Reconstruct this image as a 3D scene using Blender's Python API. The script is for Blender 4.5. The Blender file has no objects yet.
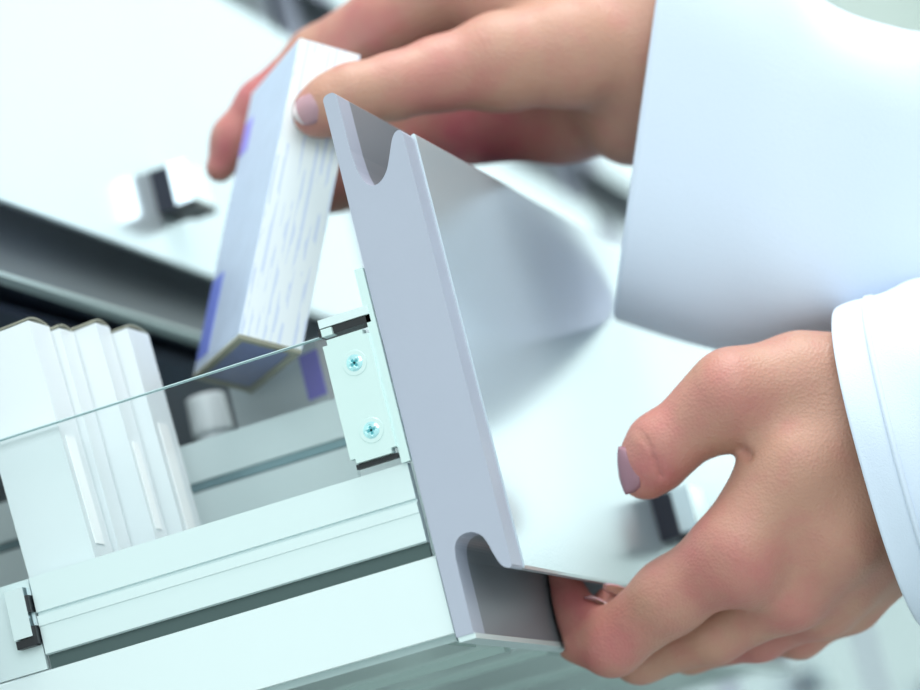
import bpy, bmesh, math, random
import numpy as np
from mathutils import Vector, Matrix

random.seed(7)
S = bpy.context.scene
COL = S.collection

# ------------------------------------------------------------------ camera
F = 3200.0                                   # focal length in pixels of a 920 px wide frame


def _basis():
    h = np.array([1060., 403., F]); h /= np.linalg.norm(h)
    ds = -.307
    q = -(1060 + 403 * ds) / (F * F + 403 * (155 + 230 * ds))
    d = np.array([1, ds + q * (155 + 230 * ds), q * F]); d /= np.linalg.norm(d)
    u = np.cross(d, h)
    if u[1] > 0: u = -u
    return np.stack([d, h, u], 1)


M = _basis()                                 # world -> camera axes (x right, y down, z forward)
P0 = np.array([(455 - 460) / F, (632 - 345) / F, 1.]) * 1.07
CAM = -M.T @ P0


def at(x, y, z):
    """world point seen at frame position x, y at distance z from the lens plane"""
    c = np.array([(x - 460) / F, (y - 345) / F, 1.]) * z
    return M.T @ (c - P0)


cd = bpy.data.cameras.new('camera')
cam = bpy.data.objects.new('camera', cd); COL.objects.link(cam)
R = Matrix([list(M[0]), list(-M[1]), list(-M[2])]).transposed().to_4x4()
cam.matrix_world = Matrix.Translation(Vector(CAM)) @ R
cd.sensor_width = 36; cd.lens = F / 920 * 36
cd.clip_start = .05; cd.clip_end = 60
cd.dof.use_dof = True; cd.dof.focus_distance = 1.105
cd.dof.aperture_fstop = (cd.lens / 1000) / .0205
S.camera = cam

# ------------------------------------------------------------------ world and light
w = bpy.data.worlds.new('world'); S.world = w; w.use_nodes = True
bg = w.node_tree.nodes['Background']
bg.inputs[0].default_value = (.86, 1.0, .985, 1); bg.inputs[1].default_value = .88


def area(name, loc, target, size, power, color=(1, 1, 1), sy=None):
    l = bpy.data.lights.new(name, 'AREA'); l.energy = power; l.color = color
    l.shape = 'RECTANGLE'; l.size = size; l.size_y = sy or size
    o = bpy.data.objects.new(name, l); COL.objects.link(o)
    o.location = loc
    o.rotation_euler = (Vector(target) - Vector(loc)).to_track_quat('-Z', 'Y').to_euler()
    return o


area('ceiling_light', (.5, -.1, 1.9), (0, .1, .05), 1.0, 30, (1, .98, .97))
area('fill_light', (1.0, -2.2, 1.3), (0, .1, .1), 1.3, 22, (.93, .98, 1))  # added fill from the camera side

S.view_settings.view_transform = 'Standard'
S.view_settings.look = 'None'
S.view_settings.gamma = 1
S.view_settings.use_curve_mapping = False
S.view_settings.exposure = 0.24


# ------------------------------------------------------------------ materials
def lin(c):
    return tuple((v / 255 / 12.92 if v / 255 <= .04045 else ((v / 255 + .055) / 1.055) ** 2.4) for v in c)


def mat(name, rgb, rough=.5, metal=0., noise=0., nscale=40, bump=0., bscale=300, stretch=None, **kw):
    m = bpy.data.materials.new(name); m.use_nodes = True
    nt = m.node_tree; b = nt.nodes['Principled BSDF']
    c = lin(rgb)
    b.inputs['Base Color'].default_value = (*c, 1)
    b.inputs['Roughness'].default_value = rough
    b.inputs['Metallic'].default_value = metal
    for k, v in kw.items():
        b.inputs[k.replace('_', ' ')].default_value = v
    tc = nt.nodes.new('ShaderNodeTexCoord'); mp = nt.nodes.new('ShaderNodeMapping')
    nt.links.new(tc.outputs['Object'], mp.inputs[0])
    if stretch: mp.inputs['Scale'].default_value = stretch
    if noise:
        n = nt.nodes.new('ShaderNodeTexNoise'); n.inputs['Scale'].default_value = nscale
        n.inputs['Detail'].default_value = 4
        nt.links.new(mp.outputs[0], n.inputs['Vector'])
        r = nt.nodes.new('ShaderNodeMapRange')
        r.inputs['To Min'].default_value = 1 - noise; r.inputs['To Max'].default_value = 1 + noise
        nt.links.new(n.outputs['Fac'], r.inputs['Value'])
        mx = nt.nodes.new('ShaderNodeMix'); mx.data_type = 'RGBA'; mx.blend_type = 'MULTIPLY'
        mx.inputs[0].default_value = 1
        mx.inputs[6].default_value = (*c, 1)
        nt.links.new(r.outputs[0], mx.inputs[7]); nt.links.new(mx.outputs[2], b.inputs['Base Color'])
    if bump:
        n = nt.nodes.new('ShaderNodeTexNoise'); n.inputs['Scale'].default_value = bscale
        n.inputs['Detail'].default_value = 3
        nt.links.new(mp.outputs[0], n.inputs['Vector'])
        bp = nt.nodes.new('ShaderNodeBump'); bp.inputs['Strength'].default_value = bump
        bp.inputs['Distance'].default_value = .0005
        nt.links.new(n.outputs['Fac'], bp.inputs['Height']); nt.links.new(bp.outputs[0], b.inputs['Normal'])
    return m


MT = {}
MT['face'] = mat('painted_steel_face', (214, 227, 235), .16, .5, .012, 25, .10, 900)
MT['profile'] = mat('front_profile', (128, 134, 142), .4, .2)
MT['cap'] = mat('grey_plastic_cap', (166, 171, 187), .42, 0, .02, 60, .05, 700)
MT['alu'] = mat('anodised_aluminium', (212, 227, 229), .3, .25, .012, 8, .0, 200, (1, 30, 30))
MT['alu_dark'] = mat('dark_aluminium', (120, 150, 158), .35, .4)
MT['groove'] = mat('shaded_gap', (70, 88, 88), .7)  # dark tone stands in for shade inside the rail recess
MT['panel'] = mat('white_drawer_side', (214, 227, 229), .4, .0, .01)
MT['under'] = mat('grey_green_underside', (190, 208, 206), .3, .3, .02)
MT['plate'] = mat('zinc_plate', (208, 228, 227), .28, .4, .02, 50)
MT['screw'] = mat('blue_zinc_screw', (185, 230, 236), .16, .8, .06, 300)
MT['cross'] = mat('screw_recess', (96, 176, 186), .2, .8)
MT['black'] = mat('black_plastic', (22, 24, 30), .4)
MT['navy'] = mat('navy_plastic', (8, 17, 38), .5)
MT['chrome'] = mat('chrome', (225, 235, 240), .12, 1.)
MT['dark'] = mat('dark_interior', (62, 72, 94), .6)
MT['stile'] = mat('cabinet_steel', (205, 225, 224), .3, .3)
MT['carton'] = mat('white_carton', (226, 232, 236), .32, 0, .01, 30, .03, 400)
MT['carton_in'] = mat('grey_board', (150, 150, 135), .8, 0, .05, 200)
MT['glare'] = mat('glare_patch', (253, 254, 255), .05)  # near-white, glare on the cartons put into the colour
MT['coat'] = mat('white_cotton', (208, 219, 236), .8, 0, .012, 25, .35, 1600, Sheen_Weight=.25)
MT['wall'] = mat('painted_wall', (232, 240, 236), .8, 0, .02, 3)
MT['floor'] = mat('vinyl_floor', (190, 196, 196), .5, 0, .05, 6)
MT['nail'] = mat('fingernail', (186, 140, 148), .2, 0, .03, 80, Subsurface_Weight=.2)
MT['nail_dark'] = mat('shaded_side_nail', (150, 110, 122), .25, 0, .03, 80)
MT['nail_tip'] = mat('nail_edge', (222, 208, 210), .3)


def glass_mat():
    m = bpy.data.materials.new('clear_acrylic'); m.use_nodes = True
    nt = m.node_tree; nt.nodes.clear()
    o = nt.nodes.new('ShaderNodeOutputMaterial')
    t = nt.nodes.new('ShaderNodeBsdfTransparent'); t.inputs[0].default_value = (.975, .992, .992, 1)
    g = nt.nodes.new('ShaderNodeBsdfGlossy'); g.inputs['Roughness'].default_value = .03
    fr = nt.nodes.new('ShaderNodeFresnel'); fr.inputs[0].default_value = 1.49
    mx = nt.nodes.new('ShaderNodeMixShader')
    ge = nt.nodes.new('ShaderNodeNewGeometry')
    su = nt.nodes.new('ShaderNodeMath'); su.operation = 'SUBTRACT'; su.inputs[0].default_value = 1
    nt.links.new(ge.outputs['Backfacing'], su.inputs[1])
    mu = nt.nodes.new('ShaderNodeMath'); mu.operation = 'MULTIPLY'
    nt.links.new(su.outputs[0], mu.inputs[0]); nt.links.new(fr.outputs[0], mu.inputs[1])
    nt.links.new(mu.outputs[0], mx.inputs[0]); nt.links.new(t.outputs[0], mx.inputs[1])
    nt.links.new(g.outputs[0], mx.inputs[2]); nt.links.new(mx.outputs[0], o.inputs[0])
    return m


MT['glass'] = glass_mat()
MT['glass_edge'] = mat('polished_acrylic_edge', (200, 222, 226), .15)


def print_mat():
    """white carton with soft blue and violet lines of small print"""
    m = bpy.data.materials.new('printed_carton'); m.use_nodes = True
    nt = m.node_tree; b = nt.nodes['Principled BSDF']; b.inputs['Roughness'].default_value = .35
    tc = nt.nodes.new('ShaderNodeTexCoord'); sp = nt.nodes.new('ShaderNodeSeparateXYZ')
    nt.links.new(tc.outputs['Object'], sp.inputs[0])
    ge = nt.nodes.new('ShaderNodeNewGeometry')
    # rows of print run along the box length; rows are counted across x + y
    add = nt.nodes.new('ShaderNodeMath'); add.operation = 'ADD'
    nt.links.new(sp.outputs['X'], add.inputs[0]); nt.links.new(sp.outputs['Y'], add.inputs[1])
    sn = nt.nodes.new('ShaderNodeMath'); sn.operation = 'SINE'
    ml = nt.nodes.new('ShaderNodeMath'); ml.operation = 'MULTIPLY'; ml.inputs[1].default_value = 2200
    nt.links.new(add.outputs[0], ml.inputs[0]); nt.links.new(ml.outputs[0], sn.inputs[0])
    st = nt.nodes.new('ShaderNodeMath'); st.operation = 'GREATER_THAN'; st.inputs[1].default_value = .1
    nt.links.new(sn.outputs[0], st.inputs[0])
    mp = nt.nodes.new('ShaderNodeMapping'); mp.inputs['Scale'].default_value = (420, 420, 60)
    nt.links.new(tc.outputs['Object'], mp.inputs[0])
    n = nt.nodes.new('ShaderNodeTexNoise'); n.inputs['Scale'].default_value = 1; n.inputs['Detail'].default_value = 2
    nt.links.new(mp.outputs[0], n.inputs['Vector'])
    g2 = nt.nodes.new('ShaderNodeMath'); g2.operation = 'GREATER_THAN'; g2.inputs[1].default_value = .5
    nt.links.new(n.outputs['Fac'], g2.inputs[0])
    mu = nt.nodes.new('ShaderNodeMath'); mu.operation = 'MULTIPLY'
    nt.links.new(st.outputs[0], mu.inputs[0]); nt.links.new(g2.outputs[0], mu.inputs[1])
    mx = nt.nodes.new('ShaderNodeMix'); mx.data_type = 'RGBA'
    mx.inputs[6].default_value = (*lin((236, 243, 248)), 1); mx.inputs[7].default_value = (*lin((214, 225, 245)), 1)
    nt.links.new(mu.outputs[0], mx.inputs[0]); nt.links.new(mx.outputs[2], b.inputs['Base Color'])
    return m


MT['print'] = print_mat()
MT['print_blue'] = mat('pale_blue_print', (196, 210, 232), .4, 0, .10, 90)
MT['end_print'] = mat('slate_blue_print', (112, 124, 168), .5, 0, .1, 120)
MT['violet'] = mat('violet_print', (150, 140, 235), .4)
MT['blue'] = mat('blue_print', (120, 136, 222), .4)


def skin_mat(base, red):
    m = bpy.data.materials.new('skin'); m.use_nodes = True
    nt = m.node_tree; b = nt.nodes['Principled BSDF']
    at_ = nt.nodes.new('ShaderNodeAttribute'); at_.attribute_name = 'blush'
    tc = nt.nodes.new('ShaderNodeTexCoord')
    n = nt.nodes.new('ShaderNodeTexNoise'); n.inputs['Scale'].default_value = 90; n.inputs['Detail'].default_value = 5
    nt.links.new(tc.outputs['Object'], n.inputs['Vector'])
    ma = nt.nodes.new('ShaderNodeMath'); ma.operation = 'MULTIPLY_ADD'; ma.inputs[1].default_value = .9; ma.inputs[2].default_value = -.45
    nt.links.new(n.outputs['Fac'], ma.inputs[0])
    ad = nt.nodes.new('ShaderNodeMath'); ad.operation = 'ADD'; ad.use_clamp = True
    nt.links.new(ma.outputs[0], ad.inputs[0]); nt.links.new(at_.outputs['Fac'], ad.inputs[1])
    mx = nt.nodes.new('ShaderNodeMix'); mx.data_type = 'RGBA'
    mx.inputs[6].default_value = (*lin(base), 1); mx.inputs[7].default_value = (*lin(red), 1)
    nt.links.new(ad.outputs[0], mx.inputs[0])
    nt.links.new(mx.outputs[2], b.inputs['Base Color'])
    b.inputs['Roughness'].default_value = .5
    b.inputs['Subsurface Weight'].default_value = .12
    b.inputs['Subsurface Radius'].default_value = (.008, .003, .0015)
    b.inputs['Subsurface Scale'].default_value = .5
    # skin grain
    v = nt.nodes.new('ShaderNodeTexVoronoi'); v.inputs['Scale'].default_value = 900
    n2 = nt.nodes.new('ShaderNodeTexNoise'); n2.inputs['Scale'].default_value = 260; n2.inputs['Detail'].default_value = 6
    nt.links.new(tc.outputs['Object'], v.inputs['Vector']); nt.links.new(tc.outputs['Object'], n2.inputs['Vector'])
    a2 = nt.nodes.new('ShaderNodeMath'); a2.operation = 'ADD'
    nt.links.new(v.outputs['Distance'], a2.inputs[0]); nt.links.new(n2.outputs['Fac'], a2.inputs[1])
    bp = nt.nodes.new('ShaderNodeBump'); bp.inputs['Strength'].default_value = .4; bp.inputs['Distance'].default_value = .0004
    nt.links.new(a2.outputs[0], bp.inputs['Height']); nt.links.new(bp.outputs[0], b.inputs['Normal'])
    return m


MT['skin'] = skin_mat((181, 135, 116), (182, 92, 100))


# ------------------------------------------------------------------ helpers
def link(name, me, m, parent=None):
    o = bpy.data.objects.new(name, me); COL.objects.link(o)
    for mm in (m if isinstance(m, (list, tuple)) else [m]):
        if mm: me.materials.append(MT[mm])
    if parent: o.parent = parent
    return o


def finish(name, bm, m, parent=None, bevel=0, smooth=False, seg=2):
    if bevel:
        bmesh.ops.bevel(bm, geom=[e for e in bm.edges if len(e.link_faces) == 2 and e.calc_face_angle(0) > .5],
                        offset=bevel, segments=seg, affect='EDGES', profile=.5, clamp_overlap=True)
    bmesh.ops.recalc_face_normals(bm, faces=bm.faces)
    me = bpy.data.meshes.new(name); bm.to_mesh(me); bm.free()
    if smooth:
        for p in me.polygons: p.use_smooth = True
    return link(name, me, m, parent)


def add_box(bm, lo, hi, mi=0):
    x0, y0, z0 = lo; x1, y1, z1 = hi
    v = [bm.verts.new(p) for p in [(x0, y0, z0), (x1, y0, z0), (x1, y1, z0), (x0, y1, z0),
                                   (x0, y0, z1), (x1, y0, z1), (x1, y1, z1), (x0, y1, z1)]]
    for f in [(0, 3, 2, 1), (4, 5, 6, 7), (0, 1, 5, 4), (1, 2, 6, 5), (2, 3, 7, 6), (3, 0, 4, 7)]:
        bm.faces.new([v[i] for i in f]).material_index = mi
    return v


def box(name, lo, hi, m, parent=None, bevel=.0006):
    bm = bmesh.new(); add_box(bm, lo, hi)
    return finish(name, bm, m, parent, bevel)


def prism_y(name, poly, y0, y1, m, parent=None, bevel=0, seg=2):
    """polygon in X, Z pushed along Y"""
    bm = bmesh.new()
    a = [bm.verts.new((x, y0, z)) for x, z in poly]
    b = [bm.verts.new((x, y1, z)) for x, z in poly]
    bm.faces.new(a); bm.faces.new(b[::-1])
    n = len(poly)
    for i in range(n):
        bm.faces.new((a[i], b[i], b[(i + 1) % n], a[(i + 1) % n]))
    return finish(name, bm, m, parent, bevel, seg=seg)


def prism_x(name, poly, x0, x1, m, parent=None, bevel=0):
    """polygon in Y, Z pushed along X"""
    bm = bmesh.new()
    a = [bm.verts.new((x0, y, z)) for y, z in poly]
    b = [bm.verts.new((x1, y, z)) for y, z in poly]
    bm.faces.new(a); bm.faces.new(b[::-1])
    n = len(poly)
    for i in range(n):
        bm.faces.new((a[i], b[i], b[(i + 1) % n], a[(i + 1) % n]))
    return finish(name, bm, m, parent, bevel)


def empty(name, loc=(0, 0, 0)):
    o = bpy.data.objects.new(name, None); o.empty_display_size = .02
    o.location = loc; COL.objects.link(o)
    return o


def tag(o, label=None, cat=None, group=None, kind=None):
    if label: o['label'] = label
    if cat: o['category'] = cat
    if group: o['group'] = group
    if kind: o['kind'] = kind
    return o


def copy_tree(o, parent=None):
    c = o.copy(); COL.objects.link(c)
    if parent: c.parent = parent
    for ch in list(o.children): copy_tree(ch, c)
    return c


# ---- smooth solid fields turned into meshes -------------------------------
def smin(a, b, k):
    h = np.clip(.5 + .5 * (b - a) / k, 0, 1)
    return b * (1 - h) + a * h - k * h * (1 - h)


def smax(a, b, k): return -smin(-a, -b, k)


def cone(P, a, b, r1, r2):
    """distance to a capsule whose radius runs from r1 to r2"""
    a = np.asarray(a, np.float32); b = np.asarray(b, np.float32)
    ab = b - a; L2 = float(ab @ ab) + 1e-12
    pa = [P[i] - a[i] for i in range(3)]
    t = np.clip((pa[0] * ab[0] + pa[1] * ab[1] + pa[2] * ab[2]) / L2, 0, 1)
    d = np.sqrt((pa[0] - t * ab[0]) ** 2 + (pa[1] - t * ab[1]) ** 2 + (pa[2] - t * ab[2]) ** 2)
    return d - (r1 + (r2 - r1) * t)


def ellip(P, c, ax, rad):
    q = [sum((P[i] - c[i]) * ax[j][i] for i in range(3)) / rad[j] for j in range(3)]
    k0 = np.sqrt(q[0] ** 2 + q[1] ** 2 + q[2] ** 2)
    return (k0 - 1) * min(rad)


def surface(field, lo, hi, h):
    """surface nets on a regular grid"""
    lo = np.asarray(lo, float); hi = np.asarray(hi, float)
    n = np.ceil((hi - lo) / h).astype(int) + 1
    ax = [(lo[i] + h * np.arange(n[i])).astype(np.float32) for i in range(3)]
    P = np.meshgrid(*ax, indexing='ij')
    V = field(P)
    ins = V < 0
    c = sum(ins[i:n[0] - 1 + i, j:n[1] - 1 + j, k:n[2] - 1 + k].astype(np.int8)
            for i in (0, 1) for j in (0, 1) for k in (0, 1))
    act = (c > 0) & (c < 8)
    idx = -np.ones(act.shape, np.int64)
    cells = np.argwhere(act); idx[act] = np.arange(len(cells))
    acc = np.zeros((len(cells), 3)); cnt = np.zeros(len(cells))
    corners = [(i, j, k) for i in (0, 1) for j in (0, 1) for k in (0, 1)]
    for a in corners:
        for b in corners:
            if a < b and sum(abs(x - y) for x, y in zip(a, b)) == 1:
                va = V[tuple((cells + a).T)]; vb = V[tuple((cells + b).T)]
                m = (va < 0) != (vb < 0)
                t = np.where(m, va / np.where(m, va - vb, 1), 0)
                p = np.array(a) + t[:, None] * (np.array(b) - np.array(a))
                acc += p * m[:, None]; cnt += m
    verts = lo + (cells + acc / cnt[:, None]) * h
    faces = []
    for d in range(3):
        e1, e2 = (d + 1) % 3, (d + 2) % 3
        s0 = [slice(None)] * 3; s1 = [slice(None)] * 3
        s0[d] = slice(0, n[d] - 1); s1[d] = slice(1, n[d])
        x = ins[tuple(s0)] != ins[tuple(s1)]
        e = np.argwhere(x)
        ok = (e[:, e1] > 0) & (e[:, e2] > 0) & (e[:, e1] < n[e1] - 1) & (e[:, e2] < n[e2] - 1)
        e = e[ok]
        first = ins[tuple(e.T)]
        o1 = np.zeros(3, int); o1[e1] = 1; o2 = np.zeros(3, int); o2[e2] = 1
        q = np.stack([idx[tuple((e - o1 - o2).T)], idx[tuple((e - o2).T)], idx[tuple(e.T)], idx[tuple((e - o1).T)]], 1)
        q[~first] = q[~first][:, ::-1]
        faces.append(q)
    return verts, np.concatenate(faces)


def field_object(name, field, lo, hi, h, m, parent=None, relax=2, blush=None):
    v, f = surface(field, lo, hi, h)
    me = bpy.data.meshes.new(name)
    e = np.concatenate([f[:, [0, 1]], f[:, [1, 2]], f[:, [2, 3]], f[:, [3, 0]]])
    for _ in range(relax):
        s = np.zeros_like(v); c = np.zeros(len(v))
        np.add.at(s, e[:, 0], v[e[:, 1]]); np.add.at(s, e[:, 1], v[e[:, 0]])
        np.add.at(c, e[:, 0], 1); np.add.at(c, e[:, 1], 1)
        v = .4 * v + .6 * s / c[:, None]
    me.from_pydata(v.tolist(), [], f.tolist())
    me.update()
    for p in me.polygons: p.use_smooth = True
    if blush is not None:
        a = me.attributes.new('blush', 'FLOAT', 'POINT')
        a.data.foreach_set('value', blush(v).astype(np.float32))
    return link(name, me, m, parent)


# ================================================================== setting
o = box('floor', (-4, -3, -1.2), (5, 6, -1.15), 'floor', bevel=0); tag(o, kind='structure')
o = box('wall_back', (-4, 4.6, -1.15), (5, 4.7, 2.4), 'wall', bevel=0); tag(o, kind='structure')
o = box('wall_side', (-1.6, -3, -1.15), (-1.5, 4.6, 2.4), 'wall', bevel=0); tag(o, kind='structure')

wm = bpy.data.materials.new('reflection_glow'); wm.use_nodes = True
wb = wm.node_tree.nodes['Principled BSDF']
wb.inputs['Base Color'].default_value = (.8, .85, .85, 1); wb.inputs['Roughness'].default_value = .1
wb.inputs['Emission Color'].default_value = (.86, 1, .975, 1); wb.inputs['Emission Strength'].default_value = .70
MT['glow_panel'] = wm
o = box('glow_panel_1', (-.2, 4.56, .62), (4.2, 4.59, 2.3), 'glow_panel', bevel=0); tag(o, kind='structure')  # unseen glowing panel added to brighten reflections in the drawer fronts
for x in (-.24, 1.98, 4.2):
    box('glow_panel_frame', (x, 4.52, .58), (x + .05, 4.6, 2.34), 'wall', o, .004)
for z in (.58, 2.3):
    box('glow_panel_frame', (-.24, 4.52, z), (4.25, 4.6, z + .05), 'wall', o, .004)

# ================================================================== cabinet and its drawers
cab = empty('pharmacy_cabinet', (0, 0, 0))
tag(cab, 'pale steel medicine cabinet with rows of metal drawers, one pulled out', 'cabinet')
W = .495                                     # width of a drawer front
PROFILE = [(0, -.002), (.0062, -.002), (.0064, .0233), (.0071, .0282), (.0096, .0308), (.0137, .0312), (.0172, .0290),
           (.0186, .0258), (.0198, .0210), (.0210, .0176), (.0226, .0160), (.0243, .0155), (.0250, .0166),
           (.0250, .1700), (.0243, .1716), (.0222, .1712), (.0205, .1688), (.0185, .1640), (.0160, .1585), (.0122, .1553),
           (.0085, .1558), (.0060, .1608), (.0053, .1700), (.0052, .1905), (.0040, .1920), (.0008, .1915), (0, .1900)]




def rounded(poly, keep):
    for _ in range(2):
        out = []; nk = set()
        n = len(poly)
        for i in range(n):
            p, q, r = poly[i - 1], poly[i], poly[(i + 1) % n]
            if i in keep:
                nk.add(len(out)); out.append(q)
            else:
                out.append((q[0] * .75 + p[0] * .25, q[1] * .75 + p[1] * .25))
                out.append((q[0] * .75 + r[0] * .25, q[1] * .75 + r[1] * .25))
        poly, keep = out, nk
    return poly


PROFILE = rounded(PROFILE, {0, 1, 2, 12, 13, 22, 23, 26})


def label_clip(parent, y, z, x=.0256):
    """small dark clip with a chrome tongue on a drawer front: one mesh"""
    bm = bmesh.new()
    add_box(bm, (0, -.012, -.0095), (.0085, .012, .0095), 0)
    add_box(bm, (.0084, -.0115, -.0080), (.0160, .0115, .0100), 1)
    add_box(bm, (.0070, -.0110, -.0110), (.0175, .0110, -.0082), 2)
    o = finish('label_clip', bm, ['navy', 'chrome', 'black'], parent, .0010)
    o.location = (x, y, z)
    return o


def drawer(open_=False):
    """front extrusion; everything else on the drawer hangs from it"""
    f = prism_y('drawer', PROFILE, .0128, W - .0128, 'profile', cab)
    for y0, y1 in ((0, .0128), (W - .0128, W)):
        prism_y('end_cap', PROFILE, y0, y1, 'cap', f, .0005)
    prism_y('face_sheet', [(.0246, .0162), (.0252, .0158), (.0256, .0168), (.0256, .1712), (.0252, .1722), (.0240, .1720), (.0246, .1700)],
            .0128, W - .0128, 'face', f)
    box('bottom_trim', (.0004, .0005, -.0038), (.0066, W - .0005, -.0020), 'alu', f, .0005)
    label_clip(f, .228, .047)
    return f


# ---- the open drawer
dr = drawer()
tag(dr, 'pulled-out drawer with a clear side and aluminium rail')
L = -.52
# near side: upper rail in two lips, gap, lower panel
Y0 = .0012
prism_x('side_rail', [(Y0, .0600), (Y0, .0475), (Y0 + .0012, .0472), (Y0 + .0012, .0464), (Y0 - .0003, .0461), (Y0 - .0003, .0425), (Y0 + .0001, .0422),
                      (Y0 + .0001, .0325), (Y0 + .0010, .0321), (Y0 + .0036, .0321), (Y0 + .0036, .0600)],
        -.1475, -.0024, 'alu', dr)
box('rail_gap', (-.1475, Y0 + .0022, .0262), (-.0026, Y0 + .0036, .0322), 'groove', dr, 0)
prism_x('side_panel', [(Y0 + .0005, 0), (Y0 + .0005, .0262), (Y0 + .0015, .0270), (Y0 + .0036, .0270), (Y0 + .0036, 0)], L, -.0008, 'panel', dr)
box('rear_rail', (L, Y0 + .0012, .0275), (-.1485, Y0 + .0036, .0600), 'alu', dr)
# clip at the end of the rail
box('rail_clip', (-.1565, -.0022, .0395), (-.1492, .0040, .0570), 'chrome', dr, .0015)
box('clip_bar', (-.1498, -.0014, .0365), (-.1480, .0030, .0430), 'black', dr, .0004)
box('clip_bar', (-.1498, -.0014, .0480), (-.1482, .0030, .0540), 'black', dr, .0004)
box('clip_foot', (-.1565, -.0012, .0362), (-.1490, .0030, .0392), 'black', dr, .0004)
# clear side
box('clear_side', (L, .0016, .0560), (-.0205, .0046, .1106), 'glass', dr, .0003)
box('polished_edge', (L, .0016, .1106), (-.0205, .0046, .1109), 'glass_edge', dr, 0)
# far side and lengthwise divider
prism_x('divider', [(.100, .0), (.100, .0900), (.1015, .0905), (.1015, .0935), (.0995, .0940), (.0995, .1090), (.1045, .1090), (.1045, 0)], L, -.0005, 'panel', dr)
box('divider_groove', (L, .0999, .0905), (-.0006, .1016, .0936), 'alu_dark', dr, 0)
box('side_panel', (L, W - .012, 0), (-.0005, W - .002, .0600), 'panel', dr)
box('clear_side', (L, W - .008, .0600), (-.0205, W - .005, .1106), 'glass', dr, .0003)
box('drawer_back', (L - .004, .002, 0), (L, W - .002, .11), 'panel', dr)
# floor of the drawer with ribs below
box('drawer_bottom', (L, .0049, .0012), (-.0012, W - .0120, .0040), 'under', dr, .0003)
for (ya, yb, d) in ((.020, .052, .0022), (.085, .093, .0030), (.140, .200, .0022), (.24, .30, .0022), (.34, .40, .0022)):
    box('rib', (L + .01, ya, .0012 - d), (-.010, yb, .0012), 'under', dr, .0006)
box('edge_strip', (L + .01, .012, -.0016), (-.004, .0145, .0012), 'alu', dr, .0003)
# bracket with two screws
br = dr
bm = bmesh.new()
bm2 = add_box(bm, (-.0205, -.0028, .0640), (-.0036, .0012, .1080))
bmesh.ops.bevel(bm, geom=[e for e in bm.edges if abs((e.verts[0].co - e.verts[1].co).y) > .003], offset=.0018, segments=4, affect='EDGES')
finish('bracket_plate', bm, 'plate', br, 0)
box('bracket_flange', (-.0036, -.0010, .0600), (-.0004, .0010, .1290), 'plate', br, .0004)
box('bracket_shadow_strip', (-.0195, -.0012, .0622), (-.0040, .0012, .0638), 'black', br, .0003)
box('clamp_jaw', (-.0205, -.0016, .1128), (-.0020, .006, .1158), 'alu', br, .0006)
box('clamp_pad', (-.0215, -.0010, .1100), (-.0020, .006, .1127), 'black', br, .0004)
box('clamp_pin', (-.0200, -.0024, .1096), (-.0160, .002, .1122), 'plate', br, .0005)


def screw(parent, x, z, ang):
    h = .00016
    r = .0034

    def fld(P):
        X, Y, Z = P
        rr = np.sqrt(X ** 2 + Z ** 2)
        dome = np.sqrt(X ** 2 + Z ** 2 + (Y * 1.9 - .0025) ** 2) - .0042
        d = np.maximum(dome, Y - .0)
        d = np.maximum(d, rr - r)
        ca, sa = math.cos(ang), math.sin(ang)
        u = ca * X + sa * Z; v = -sa * X + ca * Z
        arm = np.minimum(np.maximum(abs(u) - .0005, abs(v) - .0020), np.maximum(abs(v) - .0005, abs(u) - .0020))
        return np.maximum(d, -np.maximum(arm, Y + .00035))
    s = field_object('screw', fld, (-.0038, -.0018, -.0038), (.0038, .0004, .0038), h, 'screw', parent, 1)
    s.location = (x, -.0028, z)
    a = bmesh.new()
    add_box(a, (-.0015, -.0004, -.0004), (.0015, -.0002, .0004)); add_box(a, (-.0004, -.0004, -.0015), (.0004, -.0002, .0015))
    k = finish('cross_recess', a, 'cross', parent); k.rotation_euler = (0, -ang, 0); k.location = s.location
    wsh = bmesh.new()
    bmesh.ops.create_cone(wsh, cap_ends=True, segments=40, radius1=.0046, radius2=.0043, depth=.0005, matrix=Matrix.Rotation(math.pi / 2, 4, 'X'))
    k = finish('washer', wsh, 'plate', parent); k.location = s.location
    return s


screw(br, -.0107, .0975, .55)
screw(br, -.0106, .0735, .15)

# ---- closed drawers of the cabinet behind
DX, PZ, PY = -.1756, .195, .53
base = None
for r in range(0, 4):
    for cidx in range(0, 5):
        if (r, cidx) == (0, 0) or (r == 3 and cidx < 2): continue
        if base is None:
            base = d = drawer()
            box('drawer_body', (-.40, .01, .004), (-.0012, W - .01, .11), 'dark', d, 0)
        else:
            d = copy_tree(base, cab)
        d.location = (DX, cidx * PY, r * PZ)

XB = -.74
XF = -.183
for cidx in range(0, 6):
    y = cidx * PY - (PY - W)
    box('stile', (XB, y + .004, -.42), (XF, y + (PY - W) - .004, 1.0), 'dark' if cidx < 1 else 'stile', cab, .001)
box('cabinet_back', (XB - .02, -.03, -.42), (XB, 5 * PY, 1.0), 'dark', cab, 0)
for r in range(-1, 6):
    box('shelf_rail', (XB, .001, r * PZ - .0085), (XF - .004, 5 * PY - .04, r * PZ - .0045), 'dark', cab, .0005)

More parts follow.
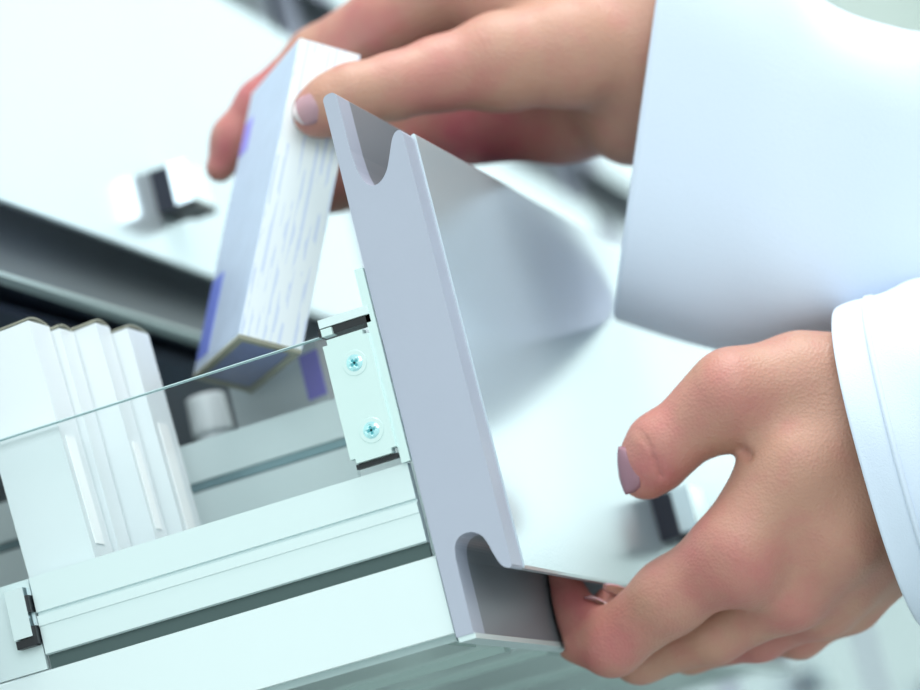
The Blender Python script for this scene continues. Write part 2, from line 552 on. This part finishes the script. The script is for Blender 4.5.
# ================================================================== cartons in the drawer
def carton(name, X0, X1, Ya, Yb, Z0, Z1, bulge=.0022, glare=False):
    e = empty(name, ((X0 + X1) / 2, (Ya + Yb) / 2, Z0))
    hx, hy, H = (X1 - X0) / 2, (Yb - Ya) / 2, Z1 - Z0
    bm = bmesh.new(); add_box(bm, (-hx, -hy, 0), (hx, hy, H))
    finish('carton_body', bm, 'carton', e, .0006)
    # tuck flap: a bowed sheet of board closing the top
    bm = bmesh.new(); n = 10
    rows = []
    for i in range(n + 1):
        t = i / n
        y = -hy * 1.0 + 2 * hy * t
        z = H + .0004 + bulge * math.sin(math.pi * min(1, t * 1.05)) ** .8 if t < .95 else H + .0004
        rows.append([bm.verts.new((sx * hx * .97, y, z + dz)) for sx in (-1, 1) for dz in (0, .0006)])
    for i in range(n):
        a, b = rows[i], rows[i + 1]
        bm.faces.new((a[1], a[3], b[3], b[1])); bm.faces.new((a[0], b[0], b[2], a[2]))
        bm.faces.new((a[2], b[2], b[3], a[3])); bm.faces.new((a[0], a[1], b[1], b[0]))
    bm.faces.new((rows[0][0], rows[0][2], rows[0][3], rows[0][1])); bm.faces.new((rows[-1][0], rows[-1][1], rows[-1][3], rows[-1][2]))
    finish('tuck_flap', bm, 'carton_in', e)
    if glare:
        box('glare_patch', (hx - .0002, -hy * .55, H * glare[0]), (hx + .0003, hy * .3, H * glare[1]), 'glare', e, .0001)  # added bright patch in place of glare on the carton edge
    return e


specs = [(-.1465, -.1203, .0062, .0235, .1496, 'nearest the clear side', (.42, .70), -3.2),
         (-.1480, -.1190, .0242, .0362, .1481, 'second from the clear side', None, -2.4),
         (-.1370, -.1090, .0369, .0490, .1490, 'third from the clear side', (.45, .68), -2.8),
         (-.1330, -.1036, .0497, .0690, .1468, 'last before the metal divider', (.42, .74), -2.4)]
for X0, X1, Ya, Yb, Z1, where, sl, tilt in specs:
    e = carton('medicine_carton', X0, X1, Ya, Yb, .0052, Z1, .0014, sl)
    e.rotation_euler = (0, math.radians(tilt), 0)
    tag(e, f'plain white upright carton in the open drawer, {where}', 'box', 'white cartons standing in the drawer')

# pale items deeper in the drawer, behind the divider
e = empty('medicine_carton', (-.0800, .150, .0046)); e.rotation_euler = (0, 0, math.radians(-20))
box('carton_body', (-.024, -.02, 0), (.024, .02, .134), 'carton', e, .0008)
box('violet_mark', (.014, -.0203, .112), (.0235, -.0200, .130), 'violet', e, 0)
tag(e, 'white carton with a violet corner mark behind the divider, below the held box', 'box')
e = empty('medicine_bottle', (-.1345, .178, .0042))
bm = bmesh.new()
prof = [(.0, 0), (.011, 0), (.012, .002), (.012, .112), (.009, .118), (.0065, .121), (.0065, .125), (.0, .125)]
rings = []
for rr, z in prof[1:-1]:
    rings.append([bm.verts.new((rr * math.cos(a), rr * math.sin(a), z)) for a in [2 * math.pi * k / 28 for k in range(28)]])
for a, b in zip(rings, rings[1:]):
    for k in range(28): bm.faces.new((a[k], a[(k + 1) % 28], b[(k + 1) % 28], b[k]))
bm.faces.new(rings[0][::-1]); bm.faces.new(rings[-1])
finish('bottle_body', bm, 'carton', e, smooth=True)
bm = bmesh.new(); bmesh.ops.create_cone(bm, cap_ends=True, segments=28, radius1=.0085, radius2=.008, depth=.016, matrix=Matrix.Translation((0, 0, .130)))
finish('screw_cap', bm, 'carton', e, .001)
tag(e, 'small white bottle with a round cap beyond the divider, under the held box', 'bottle')

# ================================================================== the held box
def frame_from(px, py, z, u, v, wv):
    """matrix whose columns are the camera-space directions u, v, w turned into the world"""
    c = []
    for q in (u, v, wv):
        q = M.T @ np.asarray(q, float); c.append(q / np.linalg.norm(q))
    c[0] = c[0]; c[1] = c[1] - c[0] * (c[1] @ c[0]); c[1] /= np.linalg.norm(c[1])
    w3 = np.cross(c[0], c[1])
    if w3 @ c[2] < 0: w3 = -w3
    m = Matrix(((c[0][0], c[1][0], w3[0]), (c[0][1], c[1][1], w3[1]), (c[0][2], c[1][2], w3[2]))).to_4x4()
    return Matrix.Translation(Vector(at(px, py, z))) @ m


HBM = frame_from(300, 38, 1.205, (-52, 36, 157), (61, 16, 16.5), (-.18, .98, -.285))
hb = empty('medicine_box'); hb.matrix_world = HBM
tag(hb, 'white and pale blue medicine box held between thumb and fingers over the drawer', 'box')
sc = 1.205 / F
LW, RWd, HL = 195 * sc, 64 * sc, 318 * sc * .985
bm = bmesh.new(); vs = add_box(bm, (0, 0, 0), (LW, RWd, HL))
o = finish('carton_body', bm, 'print', hb, .0008)
# wide printed side (y = 0), pale blue field and marks
box('printed_side', (.0012, -.0002, .001), (LW - .0012, .0002, HL - .001), 'print_blue', hb, 0)
box('violet_mark', (LW * .80, -.0004, HL * .12), (LW * .97, -.0001, HL * .24), 'violet', hb, 0)
box('blue_mark', (LW * .72, -.0004, HL * .68), (LW * .97, -.0001, HL * .96), 'blue', hb, 0)
for k in range(0):
    y = RWd * (.18 + .16 * k)
    a, b = (.32, .93) if k % 2 else (.05, .9)
    box('print_line', (-.0003, y - .0010, HL * a), (.0001, y + .0008, HL * b), 'print_blue', hb, 0)
# folded rim and recessed printed flap at the lower end
bm = bmesh.new(); r_ = .0042
add_box(bm, (0, 0, HL), (LW, r_ * .6, HL + .0015)); add_box(bm, (0, RWd - r_ * .6, HL), (LW, RWd, HL + .0015))
add_box(bm, (0, r_ * .6, HL), (r_, RWd - r_ * .6, HL + .0015)); add_box(bm, (LW - r_, r_ * .6, HL), (LW, RWd - r_ * .6, HL + .0015))
finish('end_rim', bm, 'carton_in', hb, 0)
box('end_flap', (r_, r_ * .6, HL), (LW - r_, RWd - r_ * .6, HL + .0004), 'end_print', hb, 0)

# ================================================================== the person
pe = empty('person', tuple(at(1250, 420, 1.2)))
tag(pe, 'person in a white coat pulling the drawer and holding up a medicine box', 'person')


def child_space(parent):
    return Vector(parent.location)


PL = np.array(pe.location)


def A(x, y, z): return at(x, y, z) - PL      # point in the person's own frame


def rp(px, z=1.15): return px * z / F


def hand_object(name, palm, fingers, carve, bumps, blush, h=.0012, solid=None, kp=.012):
    """palm / fingers: lists of chains of (x, y, z, radius px); all joined smoothly"""
    pts = []
    for ch in palm + fingers:
        for q in ch: pts.append((A(*q[:3]), rp(q[3], q[2])))
    for (x, y, z, r, k) in bumps: pts.append((A(x, y, z), rp(r, z)))
    lo = np.min([p - r for p, r in pts], 0) - .012
    hi = np.max([p + r for p, r in pts], 0) + .012

    def chain(P, ch, k):
        out = None
        for a, b in zip(ch, ch[1:]):
            d = cone(P, A(*a[:3]), A(*b[:3]), rp(a[3], a[2]), rp(b[3], b[2]))
            out = d if out is None else smin(out, d, k)
        return out

    def fld(P):
        pal = None
        for ch in palm:
            d = chain(P, ch, .006)
            pal = d if pal is None else smin(pal, d, kp)
        for (x, y, z, r, k) in bumps:
            d = cone(P, A(x, y, z), A(x + .1, y, z), rp(r, z), rp(r, z))
            pal = smin(pal, d, k)
        out = None
        for i, ch in enumerate(fingers):
            d = smin(pal, chain(P, ch, .005), .008)
            out = d if out is None else smin(out, d, .0012)
        for (a, b, r, k) in carve:
            out = smax(out, -cone(P, A(*a), A(*b), rp(r), rp(r)), k)
        if solid is not None:
            out = smax(out, .0011 - solid(P), .0006)
        return out

    def bl(v):
        s = np.zeros(len(v))
        for (x, y, z, r, amt) in blush:
            d = np.linalg.norm(v - A(x, y, z), axis=1) / rp(r)
            s = np.maximum(s, amt * np.exp(-d * d))
        return s
    return field_object(name, fld, lo, hi, h, 'skin', pe, 2, bl)


def nail(parent, x, y, z, ax_len, ax_w, ax_n, l, wd, t, m='nail', tip='nail_tip'):
    """curved nail plate: shell cut from an ellipsoid. axes in camera directions"""
    c = A(x, y, z)
    U = [M.T @ (np.asarray(q, float) / np.linalg.norm(q)) for q in (ax_len, ax_w, ax_n)]
    U[1] = U[1] - U[0] * (U[1] @ U[0]); U[1] /= np.linalg.norm(U[1])
    n = np.cross(U[0], U[1]); U[2] = n if n @ U[2] > 0 else -n
    bm = bmesh.new(); nu, nv = 14, 10
    g = []
    for i in range(nu + 1):
        row = []
        a = -1 + 2 * i / nu
        for j in range(nv + 1):
            b = -1 + 2 * j / nv
            # rounded plate outline
            wdt = wd * math.sqrt(max(.02, 1 - .86 * abs(a) ** 3.2))
            ll = l * (a - .14 * a * b * b if a > 0 else a + .12 * b * b * -a * 2 * .5)
            hgt = -t * (b * b) - .12 * l * a * a
            p = c + U[0] * ll + U[1] * (wdt * b) + U[2] * hgt
            row.append(bm.verts.new(p))
        g.append(row)
    for i in range(nu):
        for j in range(nv):
            bm.faces.new((g[i][j], g[i + 1][j], g[i + 1][j + 1], g[i][j + 1])).material_index = 1 if i >= nu - 2 else 0
    o = finish('fingernail', bm, [m, tip], parent, smooth=True)
    s = o.modifiers.new('thickness', 'SOLIDIFY'); s.thickness = .0006; s.offset = 0
    return o


def poly_sdf(X, Zc, poly):
    d = None; ins = np.zeros(X.shape, bool)
    n = len(poly)
    for i in range(n):
        a = poly[i]; b = poly[(i + 1) % n]
        ex, ez = b[0] - a[0], b[1] - a[1]
        wx, wz = X - a[0], Zc - a[1]
        t = np.clip((wx * ex + wz * ez) / (ex * ex + ez * ez), 0, 1)
        q = (wx - ex * t) ** 2 + (wz - ez * t) ** 2
        d = q if d is None else np.minimum(d, q)
        c = ((a[1] > Zc) != (b[1] > Zc)) & (X < (b[0] - a[0]) * (Zc - a[1]) / ((b[1] - a[1]) or 1e-9) + a[0])
        ins ^= c
    d = np.sqrt(d)
    return np.where(ins, -d, d)


def front_solid(P):
    X = P[0] + PL[0]; Zc = P[2] + PL[2]
    poly = [(x + (.0007 if x > .024 else 0), z) for x, z in PROFILE]
    d = poly_sdf(X, Zc, poly)
    trim = np.maximum(abs(X - .0035) - .0033, abs(Zc + .0015) - .0026)
    return np.minimum(d, trim)


HBI = np.array(HBM.inverted())


def box_solid(P):
    p = [P[i] + PL[i] for i in range(3)]
    q = [HBI[j][0] * p[0] + HBI[j][1] * p[1] + HBI[j][2] * p[2] + HBI[j][3] for j in range(3)]
    dims = (LW, RWd, HL + .0012)
    e = [abs(q[j] - dims[j] / 2) - dims[j] / 2 for j in range(3)]
    out = np.sqrt(sum(np.maximum(x, 0) ** 2 for x in e)) + np.minimum(np.maximum(np.maximum(e[0], e[1]), e[2]), 0)
    return np.minimum(out, front_solid(P))


Z = 1.145
# --- hand on the drawer
palm = [
    [(960, 470, Z + .02, 88), (885, 462, Z + .012, 84)],
    [(885, 420, Z, 60), (800, 470, Z - .004, 56), (738, 545, Z - .008, 40)],
    [(885, 470, Z + .004, 66), (830, 530, Z, 54), (790, 592, Z + .004, 36)],
    [(885, 520, Z + .014, 56), (838, 580, Z + .018, 38), (822, 606, Z + .022, 30)],
    [(890, 545, Z + .030, 46), (850, 600, Z + .036, 30)],
    [(885, 398, Z + .004, 68), (800, 390, Z + .004, 54), (738, 396, Z, 41)],
]
fingers = [
    [(738, 396, Z, 40), (702, 418, Z + .001, 36), (662, 448, Z + .003, 35), (650, 466, Z + .005, 30), (643, 476, Z + .006, 21)],
    [(740, 548, Z - .008, 41), (670, 597, Z + .004, 37), (612, 643, Z + .016, 32), (584, 632, Z + .024, 30), (567, 610, 1.172, 25), (560, 572, 1.174, 18)],
    [(790, 592, Z + .006, 36), (715, 632, Z + .020, 30), (640, 654, Z + .036, 28), (616, 622, Z + .034, 20), (610, 601, Z + .030, 16)],
    [(822, 606, Z + .024, 28), (760, 636, Z + .040, 24), (690, 650, Z + .058, 22), (650, 620, Z + .075, 18)],
    [(850, 600, Z + .038, 28), (800, 635, Z + .050, 22), (752, 640, Z + .068, 18), (700, 620, Z + .085, 16)],
]
carve = [((636, 428, Z - .004), (646, 440, Z - .0085), 1.3, .0015), ((646, 440, Z - .0085), (655, 462, Z - .0092), 1.3, .0015), ((655, 462, Z - .0092), (661, 476, Z - .006), 1.3, .0015),
         ((596, 650, Z + .0035), (608, 664, Z + .0035), 1.5, .0012), ((604, 640, Z + .0025), (618, 655, Z + .0015), 1.2, .0012),
         ((752, 458, Z - .014), (742, 450, Z - .010), 2.5, .003)]
bumps = [(740, 572, Z - .008, 26, .018), (728, 392, Z - .006, 26, .018)]
blush = [(738, 583, Z - .02, 60, .5), (800, 622, Z - .01, 60, .38), (596, 655, Z, 55, .6), (715, 390, Z - .02, 60, .35),
         (640, 480, Z - .01, 60, .6), (570, 600, Z + .02, 60, .6), (770, 655, Z + .03, 70, .5), (700, 470, Z + .01, 45, .5),
         (620, 590, Z + .06, 60, .7), (690, 560, Z - .02, 80, .3), (650, 440, Z, 70, .4)]
hr = hand_object('hand', palm, fingers, carve, bumps, blush, .0012, front_solid, .009)
tag(hr, 'hand curled under the lower lip of the drawer front')
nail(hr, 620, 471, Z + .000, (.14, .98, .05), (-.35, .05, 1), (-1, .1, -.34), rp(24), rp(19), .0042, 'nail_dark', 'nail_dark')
nail(hr, 618, 588, Z + .022, (.9, .35, .1), (-.2, .5, .9), (.25, -.9, -.35), rp(15), rp(11), .0012)
nail(hr, 597, 600, Z + .019, (.9, .3, -.1), (-.2, .5, .9), (.2, -1, -.25), rp(13), rp(9), .0012)

# --- hand with the box
Q = 1.215
palm2 = [
    [(760, 70, Q + .02, 92), (650, 62, Q + .018, 88)],
    [(650, 30, Q + .01, 70), (560, 10, Q + .02, 62), (470, -22, Q + .035, 46)],
    [(650, 60, Q + .02, 74), (560, 60, Q + .045, 62), (480, 40, Q + .06, 46)],
    [(650, 84, Q + .03, 66), (560, 110, Q + .05, 50), (470, 118, Q + .06, 44)],
    [(650, 50, Q + .004, 55), (570, 52, Q - .004, 52), (500, 62, Q - .008, 46), (440, 74, Q - .012, 34)],
]
fingers2 = [
    [(440, 74, Q - .012, 34), (395, 86, Q - .018, 32), (352, 96, Q - .022, 31), (330, 106, Q - .022, 29), (316, 113, Q - .0215, 24)],
    [(470, -22, Q + .035, 44), (390, 18, Q + .052, 38), (318, 58, Q + .070, 30), (262, 105, Q + .076, 25), (236, 140, Q + .077, 24), (220, 168, Q + .076, 15)],
    [(480, 40, Q + .06, 42), (400, 80, Q + .080, 32), (320, 110, Q + .096, 28), (280, 150, Q + .090, 22)],
    [(470, 118, Q + .06, 42), (395, 150, Q + .07, 28), (338, 185, Q + .076, 25), (300, 200, Q + .070, 20)],
]
carve2 = [((415, 22, Q - .01), (412, 38, Q + .0), 5, .004)]
bumps2 = [(630, 128, Q + .02, 34, .012)]
blush_and_cast2 = [(300, 118, Q - .03, 30, .35), (215, 165, Q + .06, 45, 1.), (470, 150, Q + .04, 90, 1.), (410, 30, Q, 60, .7), (250, 95, Q + .06, 60, .9),  # skin redness plus the pink cast of the lighting put into the colour
          (440, 90, Q - .03, 60, .4), (330, 195, Q + .05, 50, .9), (340, 30, Q + .03, 60, .8)]
hl = hand_object('hand', palm2, fingers2, carve2, bumps2, blush_and_cast2, .0014, box_solid, .006)
tag(hl, 'hand pinching the medicine box above the drawer')
nail(hl, 311, 108, Q - .0325, (-.92, .35, .1), (.35, .93, -.05), (-.1, -.2, -1), rp(21), rp(15), .0022)


# --- sleeves
def sleeve(name, rings, seam_ring=None, seed=1, amp=.0016, flat=.85):
    """rings: (cx, cy, z, half length along the ring px, lean deg, half depth m, tilt) lofted with cloth folds"""
    rnd = np.random.RandomState(seed)
    nseg = 72
    rr = []
    # resample rings smoothly
    K = len(rings); arr = np.array(rings, float)
    ts = np.linspace(0, K - 1, (K - 1) * 10 + 1)
    def samp(t, c):
        i = min(int(t), K - 2); f = t - i
        p0 = arr[max(i - 1, 0), c]; p1 = arr[i, c]; p2 = arr[i + 1, c]; p3 = arr[min(i + 2, K - 1), c]
        return .5 * ((2 * p1) + (-p0 + p2) * f + (2 * p0 - 5 * p1 + 4 * p2 - p3) * f * f + (-p0 + 3 * p1 - 3 * p2 + p3) * f ** 3)
    ph = rnd.rand(6) * 6.28
    bm = bmesh.new()
    for t in ts:
        cx, cy, z, ra, lean, rb, tilt = [samp(t, c) for c in range(7)]
        ctr = A(cx, cy, z)
        u = np.array([math.sin(math.radians(lean)), math.cos(math.radians(lean)), 0])
        v = np.array([math.sin(math.radians(tilt)), 0, math.cos(math.radians(tilt))])
        v = v - u * (u @ v); v /= np.linalg.norm(v)
        U = M.T @ u; V = M.T @ v
        ring = []
        for k in range(nseg):
            a = 2 * math.pi * k / nseg
            fade = min(1, t * .9)
            w_ = amp * fade * (math.sin(3 * a + 1.9 * t + ph[0]) + .7 * math.sin(5 * a - 2.7 * t + ph[1]) + .5 * math.sin(2 * a + 4.1 * t + ph[2]))
            r1 = ra * z / F + w_; r2 = rb + w_
            ca, sa = math.cos(a), math.sin(a)
            ring.append(bm.verts.new(ctr + U * (r1 * math.copysign(abs(ca) ** flat, ca)) + V * (r2 * math.copysign(abs(sa) ** flat, sa))))
        rr.append(ring)
    for a, b in zip(rr, rr[1:]):
        for k in range(nseg): bm.faces.new((a[k], a[(k + 1) % nseg], b[(k + 1) % nseg], b[k]))
    RR = [[v_.co.copy() for v_ in q] for q in rr]
    o = finish(name, bm, 'coat', pe, smooth=True)
    s = o.modifiers.new('cloth', 'SOLIDIFY'); s.thickness = .0012; s.offset = -1
    # stitched hem
    if seam_ring:
        bm = bmesh.new(); i = seam_ring; off = []
        for j, grow in ((i, -.0002), (i, .0007), (i + 1, .0007), (i + 1, -.0002)):
            ctr = Vector(np.mean(RR[j], 0))
            off.append([bm.verts.new(p + (p - ctr).normalized() * grow) for p in RR[j]])
        for a, b in zip(off, off[1:]):
            for k in range(nseg): bm.faces.new((a[k], a[(k + 1) % nseg], b[(k + 1) % nseg], b[k]))
        finish('hem', bm, 'coat', o, smooth=True)
    return o


sr = sleeve('coat_sleeve', [
    (882, 466, Z + .012, 165, 16, .052, 15),
    (925, 452, Z + .012, 165, 15, .055, 12),
    (985, 440, Z + .012, 170, 12, .056, 5),
    (1120, 430, Z + .012, 185, 8, .058, 0),
    (1400, 420, Z + .0, 200, 5, .06, 0),
    (1800, 400, Z - .03, 215, 5, .065, 0)], 7, 3)
tag(sr, 'white cuff around the wrist of the hand on the drawer')
sl = sleeve('coat_sleeve', [
    (645, 112, Q + .052, 210, -8, .078, 4),
    (735, 150, Q + .035, 202, -4, .070, 2),
    (800, 172, Q + .015, 176, -2, .055, 0),
    (870, 186, Q + .015, 158, 0, .055, 0),
    (960, 184, Q + .015, 148, 2, .055, 0),
    (1150, 175, Q + .01, 150, 2, .058, 0),
    (1400, 170, Q, 160, 2, .062, 0),
    (1800, 190, Q - .03, 190, 2, .068, 0)], None, 5, .0009, .5)
tag(sl, 'loose white sleeve hanging from the wrist that carries the box')
